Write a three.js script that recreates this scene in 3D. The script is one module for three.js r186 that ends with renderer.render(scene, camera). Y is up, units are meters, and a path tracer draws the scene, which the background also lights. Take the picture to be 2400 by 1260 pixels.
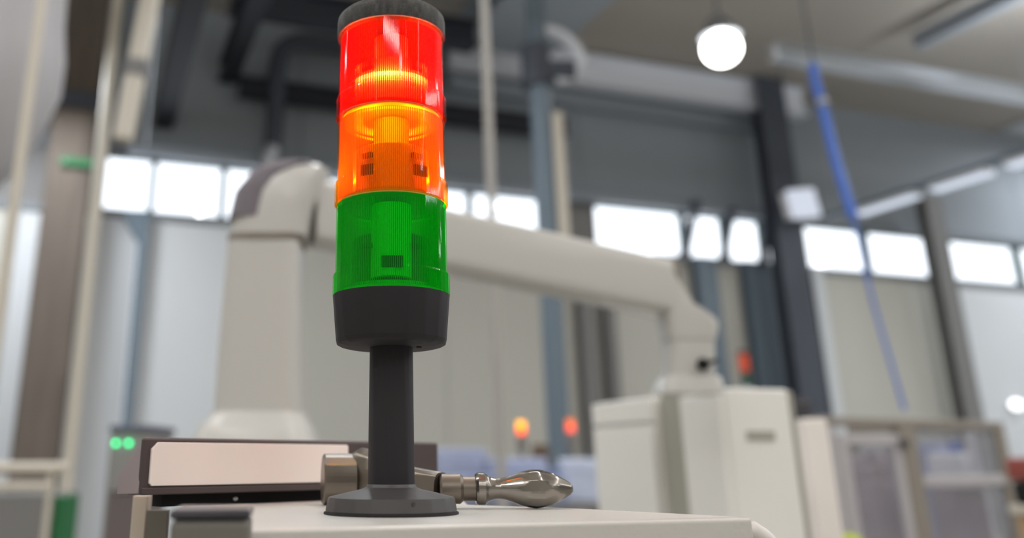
import * as THREE from 'three';
import { RoundedBoxGeometry } from 'three/addons/geometries/RoundedBoxGeometry.js';
import { mergeGeometries, toCreasedNormals } from 'three/addons/utils/BufferGeometryUtils.js';
import { RectAreaLightUniformsLib } from 'three/addons/lights/RectAreaLightUniformsLib.js';

// ---------------------------------------------------------------- camera, sky, exposure
RectAreaLightUniformsLib.init();
const scene = new THREE.Scene();
const F = 2050, PX = 917, PY = 430;               // focal length and principal point in pixels of the 2400 x 1260 picture
const PITCH = Math.atan(646 / F), EYE = 1.5;
const FULLW = 2 * (2400 - PX), FULLH = 2 * (1260 - PY);
const camera = new THREE.PerspectiveCamera(2 * Math.atan(FULLH / 2 / F) * 180 / Math.PI, FULLW / FULLH, 0.05, 120);
camera.position.set(0, EYE, 0);
camera.rotation.x = PITCH;
camera.setViewOffset(FULLW, FULLH, FULLW - 2400, FULLH - 1260, 2400, 1260);
camera.focus = 0.515;
camera.userData.fStop = camera.getFocalLength() / 8.3;   // an opening 8.3 mm across
scene.add(camera);

const renderer = new THREE.WebGLRenderer({ antialias: true });
renderer.toneMapping = THREE.LinearToneMapping;
renderer.toneMappingExposure = 0.89;
renderer.shadowMap.enabled = true;
scene.background = new THREE.Color().setRGB(2.3, 2.45, 2.65);   // overcast daylight outside the windows

const TH = 18.6 * Math.PI / 180;                  // the hall is turned this much against the view
const CEIL = 9.6, WALLC = -15.17;                 // ceiling height, back wall (hall coordinates a, y, c)
const LAMP_WARM = new THREE.Color().setRGB(1.0, 0.985, 0.965), LAMP_COOL = new THREE.Color().setRGB(0.9, 0.95, 1.0);
// out-of-view lamps added to light the hall: [a, c, length along c, width, y, radiance, colour, kind]
const UNSEEN_STRIPS = [];
for (const a of [-8, -3.2, 2.2, 7.5, 13]) for (const c of [9, 3.2, -2.6]) UNSEEN_STRIPS.push([a, c, 4.6, 0.12, 7.4, 62, LAMP_WARM]);
for (const a of [-8, -3.2, 2.2]) UNSEEN_STRIPS.push([a, -8, 3.6, 0.2, 7.4, 38, LAMP_COOL]);
for (const [a, c] of [[18.5, 3.2], [18.5, -2.6], [15.5, -7.6], [21.5, -7.6], [24.5, -2.6]]) UNSEEN_STRIPS.push([a, c, 4.2, 0.25, 7.4, 55, LAMP_COOL]);

// ---------------------------------------------------------------- helpers
let seed = 7;
const rnd = () => { seed = (seed * 1664525 + 1013904223) >>> 0; return seed / 4294967296; };
const V3 = (x, y, z) => new THREE.Vector3(x, y, z);
const Y_AXIS = V3(0, 1, 0);
function ray(x, y) { return V3((x - PX) / F, -(y - PY) / F, -1).applyAxisAngle(V3(1, 0, 0), PITCH); }
function at(x, y, dist) { const d = ray(x, y); return V3(d.x, d.y, d.z).multiplyScalar(-dist / d.z).add(camera.position); }   // at a distance along -z
function onY(x, y, Y) { const d = ray(x, y); return d.multiplyScalar((Y - EYE) / d.y).add(camera.position); }
const toHall = (p) => p.clone().applyAxisAngle(Y_AXIS, -TH), toWorld = (p) => p.clone().applyAxisAngle(Y_AXIS, TH);
function hallC(x, y, c) { const d = ray(x, y).applyAxisAngle(Y_AXIS, -TH); return d.multiplyScalar(c / d.z).add(camera.position); }   // hall point on the plane c
function hallY(x, y, Y) { return toHall(onY(x, y, Y)); }

const names = new Map();
function numbered(n) { const k = names.get(n) ?? 0; names.set(n, k + 1); return k ? `${n}_${String(k).padStart(3, '0')}` : n; }
function shadows(m) { m.castShadow = m.receiveShadow = true; return m; }
function thing(name, label, category, group) {
  const o = new THREE.Group(); o.name = numbered(name); scene.add(o);
  o.userData = { label, category }; if (group) o.userData.group = group;
  return o;
}
function hallThing(name, label, category, [a, y, c], group) {
  const o = thing(name, label, category, group);
  o.position.copy(toWorld(V3(a, y, c))); o.rotation.y = TH; return o;
}
function structure(name, label, [a, y, c] = [0, 0, 0]) {
  const o = new THREE.Group(); o.name = name; o.userData = { label, category: name.split('_')[0], kind: 'structure' };
  o.position.copy(toWorld(V3(a, y, c))); o.rotation.y = TH; scene.add(o); return o;
}
function part(parent, name, geo, mat, label) {
  const m = shadows(new THREE.Mesh(geo, mat)); m.name = name; parent.add(m);
  if (label) m.userData.label = label; return m;
}
function box(x0, x1, y0, y1, z0, z1, r = 0) {
  const w = Math.abs(x1 - x0), h = Math.abs(y1 - y0), d = Math.abs(z1 - z0);
  const g = r ? new RoundedBoxGeometry(w, h, d, 3, Math.min(r, w / 2.01, h / 2.01, d / 2.01)) : new THREE.BoxGeometry(w, h, d);
  return g.translate((x0 + x1) / 2, (y0 + y1) / 2, (z0 + z1) / 2);
}
const plain = (g) => { const q = g.index ? g.toNonIndexed() : g; for (const k of Object.keys(q.attributes)) if (!['position', 'normal', 'uv'].includes(k)) q.deleteAttribute(k); return q; };
const merge = (list) => mergeGeometries(list.map(plain));
function bar(p, q, w, h, r = 0) {                  // a straight bar from p to q, w wide, h high
  const len = p.distanceTo(q), g = r ? new RoundedBoxGeometry(w, h, len, 2, r) : new THREE.BoxGeometry(w, h, len);
  const m = new THREE.Matrix4().lookAt(p, q, Math.abs(q.y - p.y) > 0.95 * len ? V3(0, 0, 1) : Y_AXIS);
  return g.applyMatrix4(m).translate((p.x + q.x) / 2, (p.y + q.y) / 2, (p.z + q.z) / 2);
}
function rod(points, r, seg = 24, n = 12) { return new THREE.TubeGeometry(new THREE.CatmullRomCurve3(points, false, 'centripetal'), seg, r, n); }
function lathe(pts, seg = 64, crease = 0.5) { return toCreasedNormals(new THREE.LatheGeometry(pts.map(([r, y]) => new THREE.Vector2(Math.max(r, 1e-5), y)), seg), crease); }
// a skin stretched over rings of equal length (arrays of Vector3), with both ends closed
function loft(rings, crease = 0.7) {
  const n = rings[0].length, pos = [], uv = [], idx = [];
  rings.forEach((ring, i) => ring.forEach((p, j) => { pos.push(p.x, p.y, p.z); uv.push(j / n, i / rings.length); }));
  for (let i = 0; i < rings.length - 1; i++) for (let j = 0; j < n; j++) {
    const a = i * n + j, b = i * n + (j + 1) % n, c = a + n, d = b + n; idx.push(a, b, d, a, d, c);
  }
  for (const [i, flip] of [[0, 1], [rings.length - 1, 0]]) {
    const c = rings[i].reduce((s, p) => s.add(p), V3(0, 0, 0)).divideScalar(n), k = pos.length / 3;
    pos.push(c.x, c.y, c.z); uv.push(0.5, 0.5);
    for (let j = 0; j < n; j++) { const a = i * n + j, b = i * n + (j + 1) % n; idx.push(...(flip ? [k, b, a] : [k, a, b])); }
  }
  const g = new THREE.BufferGeometry();
  g.setAttribute('position', new THREE.Float32BufferAttribute(pos, 3)); g.setAttribute('uv', new THREE.Float32BufferAttribute(uv, 2));
  g.setIndex(idx); g.computeVertexNormals();
  return toCreasedNormals(g, crease);
}
function superRing(center, ux, uy, rx, ry, e = 0.4, n = 28) {   // a rounded-rectangle ring
  const out = [];
  for (let i = 0; i < n; i++) {
    const t = i / n * 2 * Math.PI, c = Math.cos(t), s = Math.sin(t);
    out.push(center.clone().addScaledVector(ux, rx * Math.sign(c) * Math.abs(c) ** e).addScaledVector(uy, ry * Math.sign(s) * Math.abs(s) ** e));
  }
  return out;
}

// ---------------------------------------------------------------- materials
function noiseTexture(size, octaves, lo, hi, repeat = [1, 1], sharp = 1) {
  const data = new Uint8Array(size * size * 4), f = new Float32Array(size * size);
  let amp = 1, sum = 0;
  for (const cells of octaves) {
    const grid = Array.from({ length: cells * cells }, rnd);
    for (let y = 0; y < size; y++) for (let x = 0; x < size; x++) {
      const gx = x / size * cells, gy = y / size * cells, x0 = Math.floor(gx), y0 = Math.floor(gy);
      let tx = gx - x0, ty = gy - y0; tx = tx * tx * (3 - 2 * tx); ty = ty * ty * (3 - 2 * ty);
      const v = (i, j) => grid[((y0 + j) % cells) * cells + (x0 + i) % cells];
      f[y * size + x] += amp * ((v(0, 0) * (1 - tx) + v(1, 0) * tx) * (1 - ty) + (v(0, 1) * (1 - tx) + v(1, 1) * tx) * ty);
    }
    sum += amp; amp *= 0.7;
  }
  for (let i = 0; i < f.length; i++) {
    const v = lo + (hi - lo) * Math.min(1, Math.max(0, ((f[i] / sum) - 0.5) * sharp + 0.5));
    data[i * 4] = data[i * 4 + 1] = data[i * 4 + 2] = Math.round(255 * v); data[i * 4 + 3] = 255;
  }
  const t = new THREE.DataTexture(data, size, size); t.wrapS = t.wrapT = THREE.RepeatWrapping; t.magFilter = THREE.LinearFilter;
  t.repeat.set(...repeat); t.needsUpdate = true; return t;
}
const grainFine = noiseTexture(256, [64, 128], 0, 1, [1, 1], 1.6);
const grainPatch = noiseTexture(256, [6, 16, 48], 0.84, 1.0, [1, 1], 1.8);
const dust = noiseTexture(512, [24, 160, 256], 0.6, 1.0, [4, 0.5], 2.2);
for (const t of [grainPatch, dust]) t.colorSpace = THREE.SRGBColorSpace;
const scuff = noiseTexture(256, [5, 20, 80], 0.3, 0.75, [2, 2], 2);
const std = (color, roughness = 0.6, extra = {}) => new THREE.MeshStandardMaterial({ color, roughness, ...extra });
const phys = (o) => new THREE.MeshPhysicalMaterial(o);
const M = {
  floor: std('#98968e', 0.5, { map: grainPatch }),
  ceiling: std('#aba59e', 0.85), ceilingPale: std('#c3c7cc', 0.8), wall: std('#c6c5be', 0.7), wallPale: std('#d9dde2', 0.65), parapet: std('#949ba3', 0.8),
  girder: std('#98a0aa', 0.55), girderPale: std('#e0e5f0', 0.5), steelDark: std('#20242e', 0.6), steelBlue: std('#6c7c8a', 0.5), steelGrey: std('#7d7c7c', 0.6), steelDeep: std('#474d59', 0.6),
  concrete: std('#6f655d', 0.9, { map: grainPatch }), creamPaint: std('#cfc8bb', 0.5), galv: phys({ color: '#b9bec4', roughness: 0.35, metalness: 0.7 }), frameTeal: std('#35504f', 0.5), frameGrey: std('#7b8188', 0.5),
  glass: phys({ color: '#ffffff', roughness: 0.02, transmission: 1, thickness: 0, ior: 1.5 }),
  machinePaint: phys({ color: '#cbc8c4', roughness: 0.42, clearcoat: 0.35, clearcoatRoughness: 0.22, bumpMap: grainFine, bumpScale: 0.00008 }),
  armPaint: phys({ color: '#c8c7c4', roughness: 0.4, clearcoat: 0.4, clearcoatRoughness: 0.2 }), armGrey: std('#77717a', 0.6), armSeam: std('#8b837a', 0.7),
  cabinetPaint: std('#f2f1ee', 0.5), cabinetGrey: std('#aaa99f', 0.55), cabinetDark: std('#3b3a40', 0.6),
  blackPlastic: phys({ color: '#242125', roughness: 0.62, specularIntensity: 0.7 }), capPlastic: phys({ color: '#4a4846', roughness: 0.6, map: dust }), basePlastic: phys({ color: '#383536', roughness: 0.5, clearcoat: 0.3, clearcoatRoughness: 0.4 }), rubber: std('#1b1a1b', 0.8), black: std('#0a0909', 0.9),
  nickel: phys({ color: '#96918b', roughness: 0.3, metalness: 0.95, roughnessMap: scuff }), steelTurned: phys({ color: '#837a71', roughness: 0.36, metalness: 0.9 }),
  boxFrame: std('#4a4142', 0.55), boxPanel: std('#f3ece8', 0.6), brushed: phys({ color: '#a99da0', roughness: 0.4, metalness: 0.7 }),
  postGrey: std('#6f6c66', 0.5), postCap: phys({ color: '#2a2733', roughness: 0.3, clearcoat: 0.6, clearcoatRoughness: 0.15 }), post: std('#c4b8a9', 0.55), bracket: std('#6f6a60', 0.7),
  blueFilm: std('#aab4d2', 0.35), blueFilm2: std('#8f9cc4', 0.4), paleFilm: std('#c9d3ea', 0.35), brownThing: std('#6b5a4a', 0.7),
  cloth: std('#b4b3b8', 0.85), hose: std('#3f6fd2', 0.4), green: std('#1f6a3c', 0.6), navy: std('#262c44', 0.6), ledGrey: std('#8c8b8b', 0.6), ledTop: std('#5e6274', 0.5), ledLow: std('#6a6161', 0.6),
  profile: std('#8e877f', 0.5), profilePale: std('#b9b6ba', 0.45), smoky: phys({ color: '#e6e7ec', roughness: 0.08, transmission: 0.9, thickness: 0 }),
  poleGrey: std('#aaa7a4', 0.5), red: std('#94483f', 0.6), tan: std('#b5926a', 0.7), lime: std('#a7b830', 0.6), white: std('#e6e6ea', 0.5), innerDark: std('#86868c', 0.7), innerBlue: std('#9aa5cc', 0.6), innerPink: std('#a8989f', 0.7),
};
const glow = (r, g, b, k) => new THREE.MeshStandardMaterial({ color: new THREE.Color().setRGB(r * 0.3, g * 0.3, b * 0.3), emissive: new THREE.Color().setRGB(r, g, b), emissiveIntensity: k, roughness: 0.5 });
const lensMat = (r, g, b) => phys({ color: new THREE.Color().setRGB(r, g, b), roughness: 0.04, transmission: 0.96, thickness: 0, ior: 1.45, specularIntensity: 0.4 });
const ribMat = (r, g, b) => phys({ color: new THREE.Color().setRGB(r, g, b), roughness: 0.6, transmission: 0.8, thickness: 0, specularIntensity: 0.3 });

// ---------------------------------------------------------------- the hall: floor, ceiling, walls
const A0 = -13, A1 = 30, C1 = 14;                  // extent of the hall
const wallAt = (x, y) => hallC(x, y, WALLC);
const SILL = wallAt(917, 546).y, HEAD = wallAt(917, 424).y;
{
  const f = structure('floor', 'grey concrete floor of the factory hall'); part(f, 'slab', box(A0, A1, -0.3, 0, WALLC - 0.4, C1 + 0.3), M.floor);
  const c = structure('ceiling', 'grey roof of the factory hall above the steel beams', [0, CEIL, 0]);
  part(c, 'roof_deck', box(A0, A1, 0, 0.3, WALLC - 0.4, C1 + 0.3), M.ceiling);
  const l = structure('wall_left', 'plain grey side wall of the factory hall', [A0, 0, 0]); part(l, 'wall_face', box(-0.3, 0, 0, CEIL, WALLC - 0.4, C1 + 0.3), M.wall);
  const r = structure('wall_right', 'plain grey end wall of the factory hall', [A1, 0, 0]); part(r, 'wall_face', box(0, 0.3, 0, CEIL, WALLC - 0.4, C1 + 0.3), M.wall);
  const n = structure('wall_front', 'plain grey wall opposite the row of high windows', [0, 0, C1]);
  part(n, 'wall_face', box(A0, A1, 0, CEIL, 0, 0.3), M.wall);
}
// glazing by its pixel columns, in window units between the columns
const UNITS = [
  [[250, 356], [363, 521], [528, 686], [693, 846], [853, 976], [983, 1103], [1110, 1326]],
  [[1402, 1606], [1614, 1703], [1711, 1793], [1801, 1862]],
  [[1898, 2037], [2045, 2197]],
  [[2239, 2397], [2405, 2570]],
];
const midY = (x) => 425 + 0.104 * (x - 917) + 58;
const WA = (x) => wallAt(x, midY(x)).x;
{
  const w = structure('wall_back', 'light grey panelled wall with a row of high windows', [0, 0, WALLC]);
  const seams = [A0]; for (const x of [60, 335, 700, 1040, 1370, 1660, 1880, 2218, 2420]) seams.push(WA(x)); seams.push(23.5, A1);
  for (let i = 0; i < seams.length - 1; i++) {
    part(w, 'wall_panel', box(seams[i] + 0.008, seams[i + 1] - 0.008, 0, SILL - 0.12, -0.28, i % 2 ? 0.004 : 0), i > 7 || i === 1 || i === 2 ? M.wallPale : M.wall);  // stronger light on parts of the wall is put into paler panel colour
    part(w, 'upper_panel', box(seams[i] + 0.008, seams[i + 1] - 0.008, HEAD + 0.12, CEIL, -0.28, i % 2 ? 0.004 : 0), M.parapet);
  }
  part(w, 'sill_band', box(A0, A1, SILL - 0.12, SILL, -0.3, 0.06), M.frameGrey);
  part(w, 'head_band', box(A0, A1, HEAD, HEAD + 0.12, -0.3, 0.06), M.frameGrey);
  // solid piers between the window units
  const edges = UNITS.map((u) => [WA(u[0][0]) - 0.07, WA(u[u.length - 1][1]) + 0.07]);
  let from = A0;
  for (const [e0, e1] of [...edges, [A1, A1]]) { part(w, 'pier', box(from, e0, SILL, HEAD, -0.28, 0), M.steelGrey); from = e1; }
  UNITS.forEach((u, i) => {
    const win = structure(`window_${i + 1}`, `row of ${['seven', 'four', 'two', 'two'][i]} bright rectangular window panes in dark frames high on the wall`, [edges[i][0], SILL, WALLC]);
    if (i > 1) win.userData.label = i === 2 ? 'pair of bright window panes behind the hanging blue hose' : 'last bright window panes of the high row beside the brown post';
    const L = (x) => WA(x) - edges[i][0], H = HEAD - SILL, end = edges[i][1] - edges[i][0];
    part(win, 'frame', merge([box(0, end, 0, 0.05, -0.2, -0.06), box(0, end, H - 0.05, H, -0.2, -0.06), box(0, 0.06, 0.05, H - 0.05, -0.2, -0.06), box(end - 0.06, end, 0.05, H - 0.05, -0.2, -0.06)]), M.frameTeal);
    u.forEach(([x0, x1], k) => {
      part(win, 'pane', box(L(x0), L(x1), 0.05, H - 0.05, -0.136, -0.13), M.glass);
      if (k) part(win, 'mullion', box(L(u[k - 1][1]) - 0.03, L(x0) + 0.03, 0.05, H - 0.05, -0.2, -0.06), M.frameTeal);
    });
  });
}
// ---------------------------------------------------------------- ceiling steel
function uBeam(name, label, cat, x0, x1, yTopAt, yBotAt, xr, c, depth, mat, grp) {     // runs along the wall direction at plane c
  const top = hallC(xr, yTopAt, c).y, bot = hallC(xr, yBotAt, c).y, a0 = hallC(x0, yTopAt, c).x, a1 = hallC(x1, yTopAt, c).x;
  const o = hallThing(name, label, cat, [(a0 + a1) / 2, bot, c], grp), L = (a1 - a0) / 2, h = top - bot, t = Math.min(0.05, h * 0.12);
  part(o, 'web', box(-L, L, t, h - t, -depth * 0.5, -depth * 0.3), mat);
  part(o, 'lower_flange', box(-L, L, 0, t, -depth, 0), mat); part(o, 'upper_flange', box(-L, L, h - t, h, -depth, 0), mat);
  return o;
}
function vBeam(name, label, cat, [xn, yn], [xf, yf], Y, w, h, mat, grp) {              // runs towards the wall at height Y (its lower edge)
  const p = hallY(xn, yn, Y), q = hallY(xf, yf, Y), a = (p.x + q.x) / 2;
  const far = Math.max(q.z, WALLC + 0.02), near = p.z + 0.9, o = hallThing(name, label, cat, [a, Y, (near + far) / 2], grp), L = (near - far) / 2;
  part(o, 'web', box(-w * 0.18, w * 0.18, 0.03, h - 0.03, -L, L), mat);
  part(o, 'lower_flange', box(-w / 2, w / 2, 0, 0.03, -L, L), mat); part(o, 'upper_flange', box(-w / 2, w / 2, h - 0.03, h, -L, L), mat);
  return o;
}
const onWallY = (x, y) => hallC(x, y, WALLC + 0.05).y;
vBeam('crane_rail', 'dark steel rail running to the wall above the first window pane', 'rail', [470, 0], [372, 300], onWallY(372, 300), 0.34, 0.4, M.steelDark);
vBeam('roof_rail', 'shorter dark steel rail ending above the bent pipe', 'rail', [612, 0], [527, 195], onWallY(527, 195), 0.34, 0.4, M.steelDark);
uBeam('tie_beam', 'dark navy steel beam crossing behind the signal tower', 'beam', 560, 1330, 222, 262, 917, WALLC + 0.6, 0.3, M.steelDark);
uBeam('roof_beam', 'nearly black roof beam behind the cap of the signal tower', 'beam', 540, 1120, 12, 72, 917, -12.6, 0.4, M.steelDark);
uBeam('wall_girt', 'pale steel rail on the wall just above the windows', 'rail', 300, 1860, 367, 390, 620, WALLC + 0.32, 0.2, M.girder);
uBeam('roof_purlin', 'pale grey flanged roof beam right of the blue steel pole', 'beam', 1060, 1880, 166, 232, 1640, -14.3, 0.34, M.girderPale);
uBeam('roof_purlin_lower', 'grey beam below the pale flanged roof beam', 'beam', 1060, 1850, 246, 286, 1640, WALLC + 0.3, 0.26, M.girder);
uBeam('cable_tray', 'shiny galvanised tray hanging below the roof on the brown post side', 'tray', 1835, 2900, 150, 178, 2120, -10.6, 0.3, M.galv);
vBeam('roof_girder', 'wide pale grey roof girder above the blue steel pole', 'girder', [1300, 0], [1185, 125], CEIL - 0.7, 1.8, 0.68, M.girder);
vBeam('roof_strut', 'dark roof strut above the galvanised tray', 'strut', [2400, 0], [2140, 116], CEIL - 0.5, 0.22, 0.3, M.girder);
{ // pale rooflight strip in the ceiling
  const p = hallY(2400, 285, CEIL - 0.06), o = hallThing('roof_panel', 'pale roof panel strip above the long strip light', 'panel', [p.x + 1.4, CEIL - 0.06, -11]);
  part(o, 'sheet', box(-1.4, 1.4, 0, 0.05, -4, 6), M.ceilingPale);
  for (const s of [-1.4, 0, 1.4]) part(o, 'rib', box(s - 0.03, s + 0.03, -0.05, 0, -4, 6), M.ceilingPale);
}
{ // bent pipe left of the tower
  const c = WALLC + 0.5, P = (x, y) => hallC(x, y, c), o0 = P(640, 345), o = hallThing('bent_pipe', 'grey pipe bending from horizontal down the wall behind the arm', 'pipe', [o0.x, o0.y, c]);
  const L = (x, y) => P(x, y).sub(o0);
  part(o, 'tube', rod([L(1010, 128), L(900, 118), L(800, 108), L(700, 98), L(662, 118), L(651, 160), L(646, 250), L(640, 345)], 0.17, 60, 16), M.steelDeep);
  part(o, 'outlet', rod([L(640, 345), L(618, 388)], 0.14, 6, 16), M.galv);
}
// ---------------------------------------------------------------- posts and columns
function column(name, label, cat, x0, x1, yRef, c, top, depth, mat, grp) {     // pixel edges at height yRef, on plane c
  const a0 = hallC(x0, yRef, c).x, a1 = hallC(x1, yRef, c).x, o = hallThing(name, label, cat, [(a0 + a1) / 2, 0, c], grp), w = (a1 - a0) / 2;
  o.userData.w = w;
  part(o, 'web', box(-w * 0.25, w * 0.25, 0.02, top, -depth + 0.03, -0.03), mat);
  part(o, 'front_flange', box(-w, w, 0.02, top, -0.03, 0), mat); part(o, 'rear_flange', box(-w, w, 0.02, top, -depth, -depth + 0.03), mat);
  part(o, 'base_plate', box(-w * 1.4, w * 1.4, 0, 0.02, -depth - 0.03, 0.05), mat);
  return o;
}
const flangeCols = 'steel columns along the window wall';
{
  const k = column('steel_column', 'blue grey steel column with a knee bracket below the first windows', 'column', 302, 326, 800, WALLC + 0.24, SILL - 0.02, 0.2, M.steelBlue);
  const w = k.userData.w, h = SILL - 0.02, s = new THREE.Shape([[-w, h - 0.55], [-w - 0.28, h - 0.1], [-w - 0.28, h], [-w, h]].map((p) => new THREE.Vector2(...p)));
  part(k, 'knee_bracket', new THREE.ExtrudeGeometry(s, { depth: 0.12, bevelEnabled: false }).translate(0, 0, -0.16), M.steelBlue);
  delete k.userData.w;
}
for (const [x0, x1, y, label, mat] of [
  [1365, 1402, 800, 'grey steel column below the gap left of the four window panes', M.steelGrey], [1425, 1448, 800, 'slim grey column beside the wider grey column', M.steelGrey],
  [1652, 1700, 800, 'blue steel column directly behind the end of the support arm', M.steelBlue], [1768, 1832, 800, 'blue steel column behind the unlit signal light', M.steelBlue],
  [1856, 1912, 800, 'dark steel column rising below the white lamp box', M.steelDeep]]) {
  const k = column('steel_column', label, 'column', x0, x1, y, WALLC + 0.26, SILL - 0.02, 0.22, mat); delete k.userData.w;
}
{ // raking struts that stand on those columns in front of the glazing
  const c = WALLC + 0.42;
  for (const [xt, yt, xb, yb, label] of [[1632, 470, 1607, 596, 'slanted grey strut at the end of the widest window pane'], [1716, 490, 1695, 606, 'slanted grey strut between the two narrow window panes'], [1800, 505, 1786, 618, 'slanted grey strut past the second narrow window pane']]) {
    const p = hallC(xb, yb, c), q = hallC(xt, yt, c), o = hallThing('raking_strut', label, 'strut', [p.x, p.y, c]);
    part(o, 'strut_bar', bar(V3(0, 0, 0), q.sub(p), 0.16, 0.1), M.steelDeep);
    part(o, 'foot_plate', box(-0.12, 0.12, -0.02, 0.02, -0.08, 0.08), M.steelDeep);
  }
}
{
  const k = column('tall_column', 'dark full height steel column beside the white lamp box', 'column', 1802, 1862, 400, WALLC + 1.0, CEIL - 0.02, 0.3, M.steelDeep); delete k.userData.w;
  const b = column('brown_column', 'brownish grey column standing between the last two window groups', 'column', 2232, 2272, 800, WALLC + 0.7, hallC(2200, 462, WALLC + 0.7).y, 0.3, M.steelGrey); delete b.userData.w;
  const p = column('pale_column', 'narrow pale grey upright right of the dark steel columns', 'column', 1928, 1952, 800, WALLC + 0.3, SILL - 0.02, 0.2, M.wallPale); delete p.userData.w;
}
{ // concrete column at the left with its pale guide rail
  const c = WALLC + 0.9, a0 = hallC(82, 600, c).x, a1 = hallC(192, 600, c).x, o = hallThing('concrete_column', 'broad brown grey concrete column left of the windows', 'column', [(a0 + a1) / 2, 0, c]), w = (a1 - a0) / 2;
  part(o, 'shaft', box(-w, w, 0, CEIL - 0.02, -0.6, 0, 0.03), M.concrete);
  part(o, 'corbel', box(-w - 0.05, w + 0.05, 7.0, 7.3, -0.65, 0.05, 0.02), M.steelDeep);
  const g = hallC(181, 380, c + 0.05), t = hallThing('green_bar', 'short dark green bar fixed across the concrete column', 'bar', [g.x, g.y, c + 0.03]);
  part(t, 'bar_face', box(-0.26, 0.26, -0.07, 0.07, 0, 0.05, 0.01), M.green); for (const s of [-0.2, 0.2]) part(t, 'bolt', new THREE.CylinderGeometry(0.015, 0.015, 0.03, 10).rotateX(Math.PI / 2).translate(s, 0, 0.06), M.galv);
}
function pole(name, label, xt, yt, xb, yb, dist, r, mat, top = CEIL) {              // slim pole through two pixels, floor to ceiling
  const p = at(xb, yb, dist), o = thing(name, label, 'pole'); o.position.set(p.x, 0, p.z);
  part(o, 'shaft', new THREE.CylinderGeometry(r, r, top - 0.03, 20).translate(0, (top - 0.03) / 2 + 0.015, 0), mat);
  part(o, 'foot_plate', new THREE.CylinderGeometry(r * 2, r * 2, 0.015, 20).translate(0, 0.0075, 0), mat);
  part(o, 'head_plate', new THREE.CylinderGeometry(r * 2, r * 2, 0.015, 20).translate(0, top - 0.0075, 0), mat);
  return o;
}
pole('cream_pole', 'slim cream pole in front of the hanging cloth bag', 100, 0, 22, 560, 4.2, 0.026, M.creamPaint);
pole('guide_pole', 'pale grey pole on the edge of the concrete column', 285, 0, 196, 760, 11, 0.075, M.creamPaint);
pole('thin_pole', 'thin cream pole just right of the signal tower', 1138, 150, 1160, 700, 6.7, 0.036, M.poleGrey);
{
  const o = pole('steel_pole', 'blue grey steel pole with a pale strip behind the support arm', 1245, 150, 1292, 700, 11, 0.14, M.steelBlue);
  part(o, 'pale_strip', box(0.13, 0.27, 3.9, 5.95, -0.1, 0.1, 0.02), M.creamPaint);
  part(o, 'clamp_head', merge([new THREE.CylinderGeometry(0.2, 0.2, 0.6, 20).translate(-0.04, 6.65, 0), box(-0.1, 0.5, 6.45, 6.7, -0.15, 0.15, 0.05)]), M.steelDeep);
  part(o, 'yoke', rod([V3(0.2, 6.45, 0), V3(0.46, 6.55, 0), V3(0.56, 6.85, 0), V3(0.3, 7.15, 0), V3(0, 7.2, 0)], 0.09, 20, 10), M.girderPale);
}
{ // hanging duct end next to the guide pole
  const p = at(288, 330, 9), q = at(352, 0, 9), o = thing('drop_duct', 'short greenish white duct hanging above the first window pane', 'duct'); o.position.set(p.x, p.y, p.z);
  const top = V3((q.x - p.x), CEIL - 0.02 - p.y, 0).setX((CEIL - 0.02 - p.y) / (q.y - p.y) * (q.x - p.x));
  part(o, 'duct_body', bar(V3(0, 0, 0), top, 0.19, 0.19, 0.03), M.creamPaint);
  part(o, 'joint_collar', bar(top.clone().multiplyScalar(0.16), top.clone().multiplyScalar(0.2), 0.22, 0.22), M.steelGrey);
}
{ // blue air hose
  const P = [[1905, 150], [1912, 195], [1925, 240], [1960, 380], [2000, 510], [2042, 690], [2085, 840], [2120, 960]].map(([x, y]) => at(x, y, 9.5)), o0 = P[P.length - 1];
  const o = thing('air_hose', 'long blue air hose hanging slantwise from the roof', 'hose'); o.position.copy(o0);
  part(o, 'tube', rod(P.slice(0, 5).map((p) => p.clone().sub(o0)), 0.052, 40, 12), M.hose); part(o, 'thin_line', rod(P.slice(4).map((p) => p.clone().sub(o0)), 0.017, 40, 10), M.hose, 'thinner blue line');
  part(o, 'coupling', new THREE.SphereGeometry(0.06, 18, 12).translate(P[2].x - o0.x, P[2].y - o0.y, P[2].z - o0.z + 0.03), M.galv, 'pale round coupling');
  const h = at(1905, 150, 9.5).sub(o0); part(o, 'hanger', new THREE.CylinderGeometry(0.012, 0.012, CEIL - P[0].y, 8).translate(h.x, h.y + (CEIL - P[0].y) / 2, h.z), M.steelDeep);
}
{ // cloth filter bag at the upper left
  const d = 5, b = at(-72, 470, d), o = thing('cloth_bag', 'large grey white cloth bag hanging at the left above the column', 'bag'); o.position.copy(b);
  const rings = [], top = CEIL - 0.4 - b.y;
  for (let i = 0; i <= 26; i++) {
    const t = i / 26, y = t * top, r = 0.4 * Math.min(1, Math.sqrt(t * 9 + 0.02)) * (1 + 0.035 * Math.sin(t * 21) + 0.03 * Math.sin(t * 47 + 1)), ring = [];
    for (let j = 0; j < 64; j++) { const g = j / 64 * 2 * Math.PI, rr = r * (1 + 0.05 * Math.sin(7 * g + 3 * Math.sin(t * 6)) + 0.03 * Math.sin(13 * g + t * 9)); ring.push(V3(-rr * Math.cos(g), y, rr * Math.sin(g))); }
    rings.push(ring);
  }
  part(o, 'bag_cloth', loft(rings, 3), M.cloth); part(o, 'clamp_ring', new THREE.TorusGeometry(0.41, 0.02, 8, 48).rotateX(Math.PI / 2).translate(0, top - 0.1, 0), M.galv);
  part(o, 'hanger_rod', new THREE.CylinderGeometry(0.02, 0.02, 0.4, 10).translate(0, top + 0.2, 0), M.galv);
}

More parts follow.
